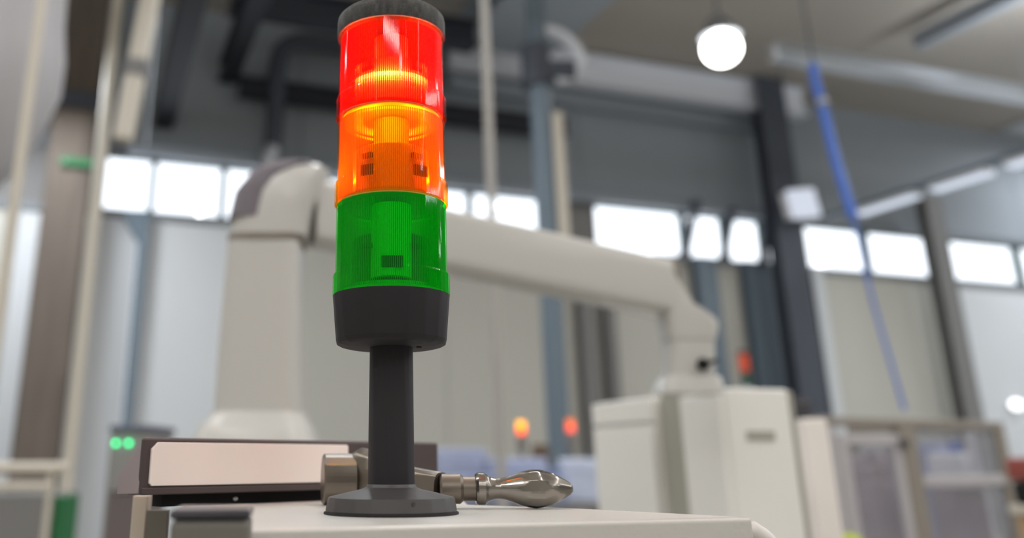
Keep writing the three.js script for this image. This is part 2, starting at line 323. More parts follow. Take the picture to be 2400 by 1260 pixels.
// ---------------------------------------------------------------- lamps
const lampGlow = glow(1, 0.98, 0.94, 9);
function areaLight(parent, x, y, z, w, h, color, intensity, up = 0) {
  const l = new THREE.RectAreaLight(color, intensity, w, h); l.name = 'lamp_light'; l.position.set(x, y, z); l.rotation.set(up ? Math.PI / 2 : -Math.PI / 2, 0, 0); l.castShadow = true; parent.add(l);
}
function stripLamp(a, c, len, w, y, k, color, label, grp, mat = lampGlow, hung = true) {
  const o = hallThing('strip_light', label, 'light', [a, y, c], grp);
  part(o, 'lamp_housing', box(-w / 2, w / 2, 0.01, 0.09, -len / 2, len / 2, 0.02), M.white);
  part(o, 'lamp_diffuser', box(-w / 2 + 0.01, w / 2 - 0.01, -0.03, 0.01, -len / 2 + 0.01, len / 2 - 0.01, 0.01), mat);
  if (hung) for (const s of [-1, 1]) part(o, 'suspension', new THREE.CylinderGeometry(0.006, 0.006, CEIL - y - 0.1, 6).translate(0, 0.09 + (CEIL - y - 0.1) / 2, s * len * 0.4), M.galv);
  areaLight(o, 0, -0.035, 0, w, len, color, k);
  if (hung) { part(o, 'ceiling_fill', box(-w / 2 + 0.02, w / 2 - 0.02, 0.09, 0.1, -len / 2 + 0.05, len / 2 - 0.05), mat); areaLight(o, 0, 0.105, 0, w, len, color, k * 0.8, 1); }  // upward glow added to brighten the ceiling
  return o;
}
for (const [a, c, len, w, y, k, color] of UNSEEN_STRIPS) stripLamp(a, c, len, w, y, k, color, 'unseen long white strip light added in rows over the hall', 'unseen strip lights over the hall');
{ // the strip light row at the right of the picture
  const Y = 6.4, dim = glow(0.78, 0.86, 1, 1.0);
  const p = hallY(2004, 500, Y), q = hallY(2150, 458, Y), r = hallY(2190, 446, Y), s = hallY(2330, 405, Y), a = (p.x + s.x) / 2;
  for (const [n, f, label] of [[q, p, 'strip light at the far end of the row beside the blue hose'], [s, r, 'second strip light of the row above the last windows']])
    stripLamp(a, (n.z + f.z) / 2, Math.abs(n.z - f.z), 0.28, Y, 3, LAMP_COOL, label, undefined, dim, false);
  const e = s.z + (s.z - r.z); stripLamp(a, (s.z + 0.35 + e) / 2, e - s.z - 0.35, 0.28, Y, 3, LAMP_COOL, 'nearest strip light of the row over the machine enclosure', undefined, dim, false);
  const t = hallThing('light_track', 'bluish metal track carrying the row of strip lights', 'track', [a, Y + 0.095, (p.z + e) / 2]);
  part(t, 'track_rail', box(-0.09, 0.09, 0, 0.1, p.z - (p.z + e) / 2 - 0.9, e - (p.z + e) / 2, 0.01), M.steelBlue);
  for (const z of [p.z - 0.6, e - 0.2]) part(t, 'suspension', new THREE.CylinderGeometry(0.008, 0.008, CEIL - Y - 0.21, 6).translate(0, 0.1 + (CEIL - Y - 0.21) / 2, z - (p.z + e) / 2), M.galv);
}
{ // high bay lamp in view, and the white lamp box by the column
  const Y = 8.3, p = hallY(1688, 88, Y), o = hallThing('high_bay_lamp', 'dazzling round high bay lamp under the roof', 'lamp', [p.x, Y, p.z]);
  part(o, 'lamp_reflector', lathe([[0.32, 0], [0.34, 0.02], [0.2, 0.3], [0.1, 0.42], [0, 0.42]]), M.galv);
  part(o, 'lamp_globe', new THREE.SphereGeometry(0.3, 32, 20).scale(1, 0.95, 1).translate(0, -0.2, 0), glow(1, 0.97, 0.92, 14));
  part(o, 'suspension', new THREE.CylinderGeometry(0.015, 0.015, CEIL - Y - 0.42, 8).translate(0, 0.42 + (CEIL - Y - 0.42) / 2, 0), M.steelDeep);
  areaLight(o, 0, -0.52, 0, 0.5, 0.5, LAMP_WARM, 45);
  const c = WALLC + 1.4, b = hallC(1888, 512, c), l = hallThing('lamp_box', 'white box shaped lamp hanging beside the dark column', 'lamp', [b.x, b.y, c]);
  const g = part(l, 'lamp_panel', box(-0.36, 0.36, 0.0, 0.62, 0, 0.1, 0.04), glow(0.8, 0.86, 1, 0.75)); g.rotation.z = 0.16;
  part(l, 'lamp_case', box(-0.34, 0.34, 0.03, 0.6, -0.2, 0, 0.04).rotateZ(0.16), M.white);
  part(l, 'suspension', new THREE.CylinderGeometry(0.02, 0.02, CEIL - b.y - 0.6, 8).translate(0, 0.6 + (CEIL - b.y - 0.6) / 2, -0.1), M.steelDeep);
  const wl = hallC(2378, 948, WALLC + 0.02), o2 = hallThing('wall_glint', 'small glowing oval for a reflection on the pale wall at the far right', 'lamp', [wl.x, wl.y, WALLC + 0.012]);  // glowing oval imitates a bright reflection on the wall
  part(o2, 'glint_back', new THREE.CylinderGeometry(0.24, 0.24, 0.05, 32).rotateX(Math.PI / 2).scale(1, 0.55, 1).translate(0, 0, 0.03), M.white);
  part(o2, 'glint_oval', new THREE.SphereGeometry(0.22, 32, 16).scale(1, 0.5, 0.3).translate(0, 0, 0.05), glow(1, 1, 1, 3));
}
for (const [a, c, y, k, label] of [[-1.55, -12.6, 7.0, 95, 'unseen fill lamp added above the left end of the window wall'], [23, -12.5, 9.2, 130, 'unseen fill lamp added above the right end of the window wall']]) {  // added out of view to brighten the window wall
  const o = hallThing('fill_lamp', label, 'lamp', [a, y, c]);
  part(o, 'lamp_housing', box(-0.5, 0.5, 0.02, 0.2, -0.5, 0.5, 0.03), M.white); part(o, 'lamp_panel', box(-0.46, 0.46, -0.01, 0.02, -0.46, 0.46), lampGlow);
  part(o, 'suspension', new THREE.CylinderGeometry(0.02, 0.02, CEIL - y - 0.2, 8).translate(0, 0.2 + (CEIL - y - 0.2) / 2, 0), M.galv);
  areaLight(o, 0, -0.02, 0, 0.9, 0.9, LAMP_COOL, k);
}

// ---------------------------------------------------------------- background machines
{ // LED cabinet at the left
  const d = 4, top = at(290, 995, d), l = at(250, 1100, d), r = at(348, 1100, d), o = thing('control_cabinet', 'grey control cabinet with two green indicator lamps', 'cabinet');
  const w = (r.x - l.x) / 2, h = top.y; o.position.set((l.x + r.x) / 2, 0, -d - 0.2);
  const lowY = at(290, 1152, d).y;
  part(o, 'body', box(-w, w, lowY, h - 0.03, -0.2, 0.2, 0.01), M.ledGrey); part(o, 'lower_door', box(-w + 0.01, w - 0.01, 0.03, lowY - 0.004, -0.18, 0.19, 0.01), M.ledLow);
  part(o, 'plinth', box(-w + 0.02, w - 0.02, 0, 0.03, -0.17, 0.17), M.black); part(o, 'top_cover', box(-w - 0.005, w + 0.012, h - 0.03, h, -0.21, 0.21, 0.012), M.ledTop, 'bluish grey top cover');
  part(o, 'side_pipe', new THREE.CylinderGeometry(0.012, 0.012, 0.7, 10).translate(-w - 0.013, 1.05, 0.1), M.ledGrey);
  for (const x of [272, 302]) { const p = at(x, 1038, d).sub(o.position); const n = part(o, 'indicator_lamp', new THREE.SphereGeometry(0.0085, 16, 12).translate(p.x, p.y, 0.203), glow(0.0, 1, 0.31, 6), 'glowing green indicator lamp'); n.userData.label = 'glowing green indicator lamp';
    const pl = new THREE.PointLight(new THREE.Color().setRGB(0, 1, 0.3), 0.0008); pl.position.set(p.x, p.y, 0.225); pl.castShadow = true; pl.shadow.radius = 0.2; pl.name = 'indicator_light'; o.add(pl); }
}
{ // cart with a cream rail, lower left
  const d = 6, l = at(-60, 1100, d), r = at(150, 1100, d), o = thing('rail_cart', 'low grey cart with cream rails at the far left', 'cart'), w = (r.x - l.x) / 2; o.position.set((l.x + r.x) / 2, 0, -d - 0.3);
  const y1 = at(60, 1096, d).y, y2 = at(60, 1140, d).y, y3 = at(60, 1158, d).y;
  part(o, 'body', box(-w + 0.05, w - 0.08, 0.12, y3, -0.3, 0.25, 0.02), M.steelGrey);
  for (const y of [y1, y2]) part(o, 'rail', new THREE.CylinderGeometry(y === y1 ? 0.036 : 0.03, y === y1 ? 0.036 : 0.03, 2 * w - (y === y1 ? 0 : 0.16), 14).rotateZ(Math.PI / 2).translate(0, y, 0.24), M.creamPaint);
  for (const s of [-1, 1]) part(o, 'upright', new THREE.CylinderGeometry(0.02, 0.02, y1 - 0.12, 10).translate(s * (w - 0.1), 0.12 + (y1 - 0.12) / 2, 0.24), M.creamPaint);
  part(o, 'green_side', box(w - 0.08, w - 0.015, 0.3, y2 - 0.06, -0.1, 0.2, 0.01), M.green, 'dark green side strip');
  for (const s of [-1, 1]) for (const z of [-0.2, 0.18]) part(o, 'wheel', new THREE.CylinderGeometry(0.06, 0.06, 0.04, 20).rotateZ(Math.PI / 2).translate(s * (w - 0.16), 0.06, z), M.rubber);
}
// blue film wrapped packages in the middle distance
{
  const d = 7.2, tbl = thing('pallet_table', 'low steel table under the pale blue packages', 'table'), tl = at(1005, 1180, d), tr = at(1470, 1180, d), h = tl.y; tbl.position.set((tl.x + tr.x) / 2, 0, -d - 0.35);
  const w = (tr.x - tl.x) / 2; part(tbl, 'table_top', box(-w, w, h - 0.05, h, -0.4, 0.4, 0.01), M.steelGrey);
  for (const sx of [-1, 1]) for (const sz of [-1, 1]) part(tbl, 'leg', box(sx * (w - 0.1) - 0.03, sx * (w - 0.1) + 0.03, 0, h - 0.05, sz * 0.33 - 0.03, sz * 0.33 + 0.03), M.steelGrey);
  for (const [x0, x1, y, mat, dz, label] of [
    [1020, 1140, 1050, M.blueFilm, 0.45, 'tall blue film package beside the dark framed box'], [1146, 1282, 1072, M.blueFilm, 0.3, 'blue film package below the orange and red beacon'],
    [1287, 1311, 1096, M.blueFilm2, 0.42, 'narrow darker blue package between two larger ones'], [1316, 1408, 1073, M.paleFilm, 0.25, 'brightest pale blue package next to the white cabinets'],
    [1060, 1200, 1112, M.blueFilm2, 0.02, 'low darker blue package in front of the tall one'], [1204, 1330, 1120, M.blueFilm2, 0.02, 'low blue package above the crank grip']]) {
    const p = at(x0, y, d + dz), q = at(x1, y, d + dz), o = thing('package', label, 'package', 'blue film packages'); o.position.set((p.x + q.x) / 2, h, -d - dz - 0.1);
    const hw = (q.x - p.x) / 2, dep = 0.1; part(o, 'wrapped_box', new RoundedBoxGeometry(hw * 2, p.y - h, dep * 2, 3, 0.025).translate(0, (p.y - h) / 2, 0), mat);
    part(o, 'film_fold', bar(V3(-hw * 0.9, (p.y - h) * 0.75, dep), V3(hw * 0.9, (p.y - h) * 0.68, dep), 0.02, 0.012), M.paleFilm);
  }
  // two lit beacons on posts behind the packages
  for (const [x, y, dd, cols, label] of [[1222, 1018, 8.6, [[1, 0.1, 0.02, 2.4], [1, 0.42, 0.0, 2.8]], 'lit beacon with orange lamp above red lamp'], [1338, 1012, 8.9, [[1, 0.1, 0.07, 1.9], [1, 0.2, 0.03, 1.2]], 'dimmer red and orange beacon near the white cabinets']]) {
    const p = at(x, y, dd), o = thing('beacon_light', label, 'beacon'); o.position.set(p.x, 0, p.z);
    part(o, 'post', new THREE.CylinderGeometry(0.02, 0.02, p.y - 0.14, 12).translate(0, (p.y - 0.14) / 2, 0), M.steelGrey);
    part(o, 'socket', new THREE.CylinderGeometry(0.045, 0.045, 0.14, 18).translate(0, p.y - 0.07, 0), M.steelGrey);
    part(o, 'foot_plate', new THREE.CylinderGeometry(0.12, 0.12, 0.012, 18).translate(0, 0.006, 0), M.steelGrey);
    cols.forEach(([r, g, b, k], i) => part(o, 'signal_lens', lathe([[0, p.y + i * 0.062], [0.04, p.y + i * 0.062], [0.04, p.y + i * 0.062 + 0.058], [0.03, p.y + i * 0.062 + 0.06], [0, p.y + i * 0.062 + 0.06]], 24), glow(r, g, b, k), i ? 'glowing orange lens' : 'glowing red lens'));
    const pl = new THREE.PointLight(new THREE.Color().setRGB(1, 0.3, 0.05), 0.02); pl.position.set(0, p.y + 0.06, 0.09); pl.castShadow = true; pl.shadow.radius = 0.5; pl.name = 'beacon_glow_light'; o.add(pl);
  }
  { const p = at(1268, 1095, 8.3), q = at(1268, 1040, 8.3), o = thing('motor_box', 'small brown motor box behind the packages', 'box'); o.position.set(p.x, 0, p.z);
    part(o, 'stand', box(-0.03, 0.03, 0, q.y - 0.2, -0.03, 0.03), M.steelGrey); part(o, 'casing', box(-0.07, 0.07, q.y - 0.2, q.y, -0.08, 0.08, 0.03), M.brownThing); }
}
{ // unlit signal light further back
  const d = 6.2, p = at(1750, 905, d), q = at(1747, 822, d), o = thing('signal_light', 'small unlit red and green signal light in front of the steel columns', 'signal light'); o.position.set(p.x, 0, p.z);
  const h = q.y - p.y; part(o, 'post', new THREE.CylinderGeometry(0.03, 0.03, p.y, 14).translate(0, p.y / 2, 0), M.wallPale);
  part(o, 'foot_plate', new THREE.CylinderGeometry(0.1, 0.1, 0.012, 18).translate(0, 0.006, 0), M.steelGrey);
  part(o, 'green_lens', new THREE.CylinderGeometry(0.032, 0.032, h * 0.4, 18).translate(0, p.y + h * 0.2, 0), std('#2c5248', 0.4)); part(o, 'red_lens', new THREE.CylinderGeometry(0.034, 0.034, h * 0.5, 18).translate(0, p.y + h * 0.65, 0), std('#d8502e', 0.4));
  part(o, 'cap', new THREE.CylinderGeometry(0.034, 0.034, h * 0.1, 18).translate(0, p.y + h * 0.95, 0), M.cabinetDark);
}
// machine enclosure at the right
{
  const T0 = at(1936, 975, 6), T1 = onY(2352, 988, T0.y), H = T0.y, o = thing('machine_enclosure', 'framed machine enclosure with clear panels at the right', 'enclosure');
  const dir = T1.clone().sub(T0).setY(0), W = dir.length(); o.position.set(T0.x, 0, T0.z); o.rotation.y = Math.atan2(-dir.z, dir.x);
  const X = (x, y = 1100) => { const d = ray(x, y), n = V3(-dir.z, 0, dir.x); const t = n.dot(T0.clone().sub(camera.position)) / n.dot(d); return camera.position.clone().addScaledVector(d, t).sub(T0).dot(dir) / W; };
  const Yp = (x, y) => { const d = ray(x, y), n = V3(-dir.z, 0, dir.x); const t = n.dot(T0.clone().sub(camera.position)) / n.dot(d); return EYE + d.y * t; };
  const D = 1.3;
  const ins = (x, zl) => { const d = ray(x, 1120), n = V3(-dir.z, 0, dir.x).divideScalar(W), t = (n.dot(T0.clone().sub(camera.position)) + zl) / n.dot(d); return camera.position.clone().addScaledVector(d, t).sub(T0).dot(dir) / W; };
  part(o, 'top_rail', box(0, W, H - 0.06, H, -0.06, 0, 0.01), M.profile); part(o, 'bottom_rail', box(0, W, 0, 0.08, -0.06, 0, 0.01), M.profile);
  part(o, 'post', box(0, 0.07, 0.08, H - 0.06, -0.06, 0, 0.01), M.profilePale);
  const m0 = X(2122), m1 = X(2160), r0 = W - 0.12; part(o, 'post', box(m0, m1, 0.08, H - 0.06, -0.07, 0.01, 0.01), M.profile); part(o, 'post', box(r0, W, 0.08, H - 0.06, -0.06, 0, 0.01), M.profile);
  const doorTop = H - 0.11; part(o, 'door_frame', merge([box(0.08, 0.17, 0.1, doorTop, -0.04, 0.01, 0.01), box(m0 - 0.09, m0 - 0.01, 0.1, doorTop, -0.04, 0.01, 0.01), box(0.17, m0 - 0.09, doorTop - 0.07, doorTop, -0.04, 0.01, 0.01), box(0.17, m0 - 0.09, 0.1, 0.2, -0.04, 0.01, 0.01)]), M.profilePale);
  const door = part(o, 'door_pane', box(0.17, m0 - 0.09, 0.2, doorTop - 0.07, -0.02, -0.012), M.smoky, 'smoky clear door panel'); void door;
  const my0 = Yp(2230, 1138), my1 = Yp(2230, 1114);
  part(o, 'middle_rail', box(m1, r0, my0, my1, -0.05, 0, 0.01), M.profilePale); part(o, 'upper_pane', box(m1, r0, my1, H - 0.06, -0.03, -0.022), M.smoky); part(o, 'lower_pane', box(m1, r0, 0.08, my0, -0.03, -0.022), M.smoky);
  part(o, 'inner_bar', box(r0 - 0.12, r0 - 0.03, my0 - 0.02, H - 0.08, -0.18, -0.1, 0.02), M.white, 'pale bar behind the pane');
  part(o, 'door_handle', box(m0 - 0.05, m0 + 0.01, H - 0.2, H - 0.14, 0.011, 0.05, 0.015), M.cabinetDark);
  part(o, 'back_panel', box(0.06, W - 0.06, 0.08, H - 0.3, -D, -D + 0.03), M.innerDark); for (const x of [0, W - 0.06]) { part(o, 'side_rail', box(x, x + 0.06, H - 0.06, H, -D, -0.06), M.profile); part(o, 'rear_post', box(x, x + 0.06, 0, H - 0.06, -D, -D + 0.06), M.profile); }
  const mach = (name, label, cat, geo, mat, x, z, extra) => { const t = thing(name, label, cat); t.rotation.y = o.rotation.y; t.position.copy(o.position).add(V3(x, 0, z).applyAxisAngle(Y_AXIS, o.rotation.y)); part(t, 'casing', geo, mat); if (extra) extra(t); };
  mach('milling_machine', 'dark machine block inside the enclosure behind the door panel', 'machine', merge([box(-0.17, 0.17, 0, H - 0.42, -0.2, 0.2, 0.03), box(-0.1, 0.14, H - 0.42, H - 0.24, -0.15, 0.15, 0.04)]), M.innerPink, ins(2035, -0.62), -0.62, (t) => { for (const s of [-0.11, 0.08]) part(t, 'round_knob', new THREE.SphereGeometry(0.045, 18, 12).translate(s, H - 0.24 + 0.03, 0.12), M.profilePale); });
  mach('machine_cover', 'blue cover inside the enclosure behind the upper pane', 'cover', box(-0.12, 0.12, 0, H - 0.14, -0.2, 0.2, 0.03), M.innerBlue, ins(2172, -1.02), -1.02);
  mach('white_unit', 'white unit with a blue knob inside the enclosure', 'unit', box(-0.15, 0.15, 0, H - 0.22, -0.15, 0.15, 0.04), M.white, ins(2245, -0.52), -0.52, (t) => part(t, 'blue_knob', new THREE.SphereGeometry(0.05, 16, 12).translate(-0.04, H - 0.18, 0.05), M.hose));
  mach('lower_unit', 'pinkish grey unit low inside the enclosure', 'unit', box(-0.2, 0.2, 0, my0 - 0.02, -0.09, 0.09, 0.03), M.innerPink, ins(2240, -0.18), -0.18);
}
{ // things cut by the right picture edge
  const d = 5.2; let p = at(2404, 1110, d), o = thing('red_tool_case', 'red and black tool case at the edge past the enclosure', 'tool case');
  const sx = p.x; o.position.set(p.x, at(2400, 1185, d).y, p.z);
  const hh = at(2400, 1072, d).y - o.position.y; part(o, 'lower_shell', box(0.0, 0.3, 0, hh * 0.5, -0.15, 0.15, 0.03), M.black); part(o, 'upper_shell', box(-0.015, 0.3, hh * 0.5 + 0.002, hh, -0.15, 0.15, 0.03), M.red);
  const t = thing('wood_stand', 'light wooden stand under the red and black case', 'stand'); t.position.set(sx, 0, p.z);
  const th = o.position.y; part(t, 'stand_top', box(-0.02, 0.32, th - 0.05, th, -0.18, 0.18, 0.008), M.creamPaint); part(t, 'stand_body', box(0.0, 0.3, 0, th - 0.05, -0.15, 0.15, 0.008), M.tan);
  p = at(1992, 1262, 3.4); const c = thing('lime_cap', 'yellow green cap just showing at the lower frame edge', 'cap'), cy = at(1992, 1249, 3.4).y; c.position.set(p.x, cy - 0.06, p.z);
  part(c, 'dome', lathe([[0.05, 0], [0.05, 0.02], [0.04, 0.045], [0.02, 0.058], [0, 0.06]], 32, 1), M.lime); part(c, 'stem', new THREE.CylinderGeometry(0.02, 0.03, cy - 0.06, 16).translate(0, -(cy - 0.06) / 2, 0), M.steelGrey);
}
// white cabinets that carry the end of the support arm
const CABZ = 1.95;
const cabTop = at(1690, 908, CABZ).y;
{
  const K = onY(1690, 908, cabTop), Lf = onY(1393, 945, cabTop), dl = Lf.clone().sub(K).setY(0), rotL = Math.atan2(-dl.z, dl.x);   // local +x runs left along the front
  const wl = dl.length(), X = (x, y = 1000) => { const n = V3(-dl.z, 0, dl.x), d = ray(x, y), t = n.dot(K.clone().sub(camera.position)) / n.dot(d); return camera.position.clone().addScaledVector(d, t).sub(K).dot(dl) / wl; };
  const a = X(1606), b = X(1536), D = 0.17;
  const o = thing('white_cabinet', 'tall white cabinet under the end of the support arm', 'cabinet'); o.position.set(K.x, 0, K.z); o.rotation.y = rotL;
  // the body lies on the far side of the front: local +z or -z whichever points away
  const away = V3(0, 0, 1).applyAxisAngle(Y_AXIS, rotL).dot(V3(0, 0, -1)) > 0 ? 1 : -1;
  const zb = (z0, z1) => [Math.min(away * z0, away * z1), Math.max(away * z0, away * z1)];
  part(o, 'door', box(0.002, a - 0.002, 0.08, cabTop - 0.012, ...zb(-0.012, 0.006), 0.004), M.cabinetPaint);
  part(o, 'body', box(0.0, a, 0.06, cabTop, ...zb(0.006, D), 0.006), M.cabinetPaint); part(o, 'plinth', box(0.02, a - 0.02, 0, 0.06, ...zb(0.03, D - 0.03)), M.cabinetDark);
  part(o, 'side_vent', box(-0.003, 0, cabTop - 0.11, cabTop - 0.09, ...zb(0.05, 0.12)), M.cabinetGrey);
  const o2 = thing('grey_filler', 'grey recessed panel between the two white cabinets', 'panel'); o2.position.copy(o.position); o2.rotation.y = rotL;
  part(o2, 'panel_sheet', box(a + 0.002, b - 0.002, 0, cabTop - 0.004, ...zb(0.02, 0.05)), M.cabinetGrey); part(o2, 'top_lip', box(a + 0.002, b - 0.002, cabTop - 0.004, cabTop, ...zb(0.02, D)), M.cabinetGrey);
  const o3 = thing('low_cabinet', 'white cabinet with a drawer line next to the blue packages', 'cabinet'); o3.position.copy(o.position); o3.rotation.y = rotL;
  const yd = at(1460, 985, CABZ + 0.15).y;
  part(o3, 'body', box(b + 0.002, wl, 0.06, cabTop, ...zb(0.008, D), 0.006), M.cabinetPaint); part(o3, 'upper_flap', box(b + 0.004, wl - 0.002, yd + 0.003, cabTop - 0.004, ...zb(-0.01, 0.008), 0.003), M.cabinetPaint); part(o3, 'door', box(b + 0.004, wl - 0.002, 0.08, yd - 0.003, ...zb(-0.01, 0.008), 0.003), M.cabinetPaint); part(o3, 'plinth', box(b + 0.02, wl - 0.02, 0, 0.06, ...zb(0.03, D - 0.03)), M.cabinetDark);
  part(o, 'edge_profile', box(0.0, 0.03, 0.02, cabTop - 0.004, ...zb(D + 0.001, D + 0.012), 0.003), M.cabinetGrey);
  const p0 = at(1884, 980, 2.5), p1 = at(1938, 980, 2.5), o5 = thing('cream_cabinet', 'narrow cream cabinet with a dark box on top beside the enclosure', 'cabinet'); o5.position.set(p0.x, 0, p0.z); const w5 = p1.x - p0.x;
  part(o5, 'body', box(0, w5, 0, p0.y, -0.3, 0, 0.006), M.boxPanel);
  const o6 = thing('dark_box', 'small dark box standing on the narrow cream cabinet', 'box'); o6.position.set(p0.x + w5 * 0.3, p0.y + 0.001, p0.z - 0.08); const h6 = at(1890, 928, 2.5).y - p0.y;
  part(o6, 'case', new RoundedBoxGeometry(w5 * 0.75, h6 * 0.85, 0.1, 3, 0.012).translate(0, h6 * 0.425, 0), M.cabinetDark); part(o6, 'lid', new RoundedBoxGeometry(w5 * 0.55, h6 * 0.2, 0.08, 2, 0.008).translate(-w5 * 0.05, h6 * 0.9, 0), M.cabinetDark);
}

// ---------------------------------------------------------------- support arm
{
  const Z0 = 1.62, o = thing('support_arm', 'white support arm with column and elbow reaching to the white cabinets', 'support arm');
  const base = at(612, 1040, Z0); o.position.set(base.x, 0, base.z);
  const L = (x, y, z = Z0) => at(x, y, z).sub(o.position), s = (px) => px / 2130 * Z0;       // pixels to metres near the column
  const UX = V3(1, 0, 0), UZ = V3(0, 0, 1);
  const ring = (x, y, hw, hd, e = 0.45) => superRing(L(x, y), UX, UZ, s(hw), s(hd), e, 32);
  part(o, 'pedestal', loft([superRing(V3(0, 0.0, 0), UX, UZ, s(150), s(150), 0.5, 32), superRing(V3(0, 1.2, 0), UX, UZ, s(150), s(150), 0.5, 32), ring(604, 1062, 150, 140), ring(604, 1024, 136, 130), ring(606, 1000, 126, 120), ring(609, 982, 112, 106), ring(611, 968, 104, 100)]), M.armPaint);
  part(o, 'column', loft([ring(612, 968, 101, 96, 0.35), ring(616, 800, 96, 90, 0.35), ring(626, 578, 88, 86, 0.35)]), M.armPaint);
  part(o, 'seam_ring', loft([ring(627, 577, 92, 90), ring(627, 564, 92, 90)]), M.armSeam);
  // shoulder: column head that turns into the arm
  part(o, 'shoulder', loft([ring(636, 565, 95, 92), ring(646, 500, 98, 92), ring(672, 440, 98, 90), ring(700, 410, 80, 78), ring(706, 398, 55, 55)], 0.9), M.armPaint);
  const cover = [ring(587, 527, 45, 95), ring(600, 468, 44, 95), ring(636, 424, 46, 91), ring(684, 399, 62, 80), ring(694, 391, 48, 58)];
  part(o, 'grey_cover', loft(cover, 0.9), M.armGrey, 'grey plastic shoulder cover');
  // beam to the right
  const Zr = 1.86, zAt = (x) => Z0 + (Zr - Z0) * (x - 690) / (1560 - 690);
  const bring = (x, yt, yb, e = 0.3, hd = 60) => { const t = L(x, yt, zAt(x)), b = L(x, yb, zAt(x)); return superRing(t.clone().add(b).multiplyScalar(0.5), V3(0.25, 0, 0.97), Y_AXIS, s(hd), t.distanceTo(b) / 2, e, 32); };
  part(o, 'beam', loft([bring(735, 428, 574), bring(900, 468, 612), bring(1060, 503, 640), bring(1300, 556, 690), bring(1556, 614, 742)], 0.5), M.armPaint);
  part(o, 'end_seam', loft([bring(1556, 611, 745), bring(1568, 614, 748)], 0.5), M.armSeam);
  const er = (x, y, hw, hd, tilt) => superRing(L(x, y, Zr), V3(Math.cos(tilt), Math.sin(tilt), 0), UZ, s(hw) * Zr / Z0, s(hd) * Zr / Z0, 0.4, 32);
  part(o, 'elbow', loft([er(1569, 682, 66, 54, -Math.PI / 2 + 0.22), er(1592, 692, 70, 55, -1.05), er(1605, 716, 72, 56, -0.6), er(1610, 752, 66, 56, -0.22), er(1612, 800, 58, 52, 0)], 0.9), M.armPaint);
  part(o, 'drop_tube', loft([er(1612, 801, 55, 50, 0), er(1612, 886, 56, 50, 0)]), M.armPaint);
  part(o, 'foot_flange', loft([er(1613, 884, 64, 58, 0), er(1612, 900, 72, 62, 0), er(1611, 924, 76, 64, 0)]), M.armPaint);
  const kn = L(1648, 853, Zr - 0.06); part(o, 'clamp_knob', merge([new THREE.SphereGeometry(0.013, 16, 12).translate(kn.x, kn.y, kn.z), rod([kn.clone(), kn.clone().add(V3(0.03, 0.008, 0))], 0.004, 4, 8)]), M.black, 'small black clamp knob');
}

// ---------------------------------------------------------------- the machine in front
const YT = EYE - 0.0293;                           // height of the machine top
{
  const o = thing('machine_housing', 'off white machine housing with a flat top under the signal tower', 'machine'); o.position.set(0, 0, -0.55);
  const P = (x, y) => { const p = onY(x, y, YT); return [p.x, -p.z]; };
  const pts = [[-0.082, 0.408], P(1745, 1212), P(1766, 1211.5), [P(1350, 1191)[0] + 0.004, P(1350, 1191)[1]], P(1100, 1182), [0.058, 0.80], [-0.12, 0.80], [-0.146, 0.65]];
  const sh = new THREE.Shape(); const r = 0.006;
  pts.forEach(([x, z], i) => { const n = pts.length, a = pts[(i + n - 1) % n], b = pts[(i + 1) % n], v = new THREE.Vector2(x, z);
    const da = new THREE.Vector2(a[0] - x, a[1] - z), db = new THREE.Vector2(b[0] - x, b[1] - z), ra = Math.min(r, da.length() * 0.4), rb = Math.min(r, db.length() * 0.4);
    const p = v.clone().addScaledVector(da.normalize(), ra), q = v.clone().addScaledVector(db.normalize(), rb); if (i) sh.lineTo(p.x, p.y); else sh.moveTo(p.x, p.y); sh.quadraticCurveTo(x, z, q.x, q.y); });
  const B = 0.0022; const g = new THREE.ExtrudeGeometry(sh, { depth: 0.5, bevelEnabled: true, bevelSize: B, bevelThickness: B, bevelOffset: -B, bevelSegments: 4, curveSegments: 6 });
  g.rotateX(-Math.PI / 2).translate(0, YT - B - 0.5, 0.55);
  const uv = g.attributes.uv; for (let i = 0; i < uv.count; i++) uv.setXY(i, g.attributes.position.getX(i) * 8, (g.attributes.position.getZ(i) + g.attributes.position.getY(i)) * 8);
  part(o, 'top_cover', g, M.machinePaint);
  part(o, 'lower_body', box(-0.11, 0.045, 0.06, YT - 0.51, -0.24, 0.05, 0.01), M.machinePaint); part(o, 'plinth', box(-0.09, 0.03, 0, 0.06, -0.22, 0.03), M.cabinetDark);
  // bent grab handle on the right side
  const zc = -P(1766, 1212)[1] - 0.012 + 0.55, h0 = at(1775, 1226, 0.5), yv = h0.y - 0.006, x0 = h0.x - 0.03;
  const hx = at(1808, 1240, 0.5).x; part(o, 'grab_handle', rod([V3(x0 - 0.01, yv, zc), V3(h0.x, yv, zc), V3(hx - 0.006, yv - 0.001, zc), V3(hx, yv - 0.007, zc), V3(hx + 0.002, yv - 0.03, zc), V3(hx + 0.002, yv - 0.12, zc), V3(x0 - 0.01, yv - 0.13, zc)], 0.0068, 60, 16), M.machinePaint, 'white bent tube handle');
  const gapPt = at(1780, 1245, 0.52); part(o, 'gap_shade', box(gapPt.x - 0.012, gapPt.x - 0.001, gapPt.y - 0.04, gapPt.y - 0.006, -gapPt.z * -1 + 0.55 - 0.012, -gapPt.z * -1 + 0.55 - 0.004, 0.001), M.black);  // black block stands in for the shade inside the handle gap
}
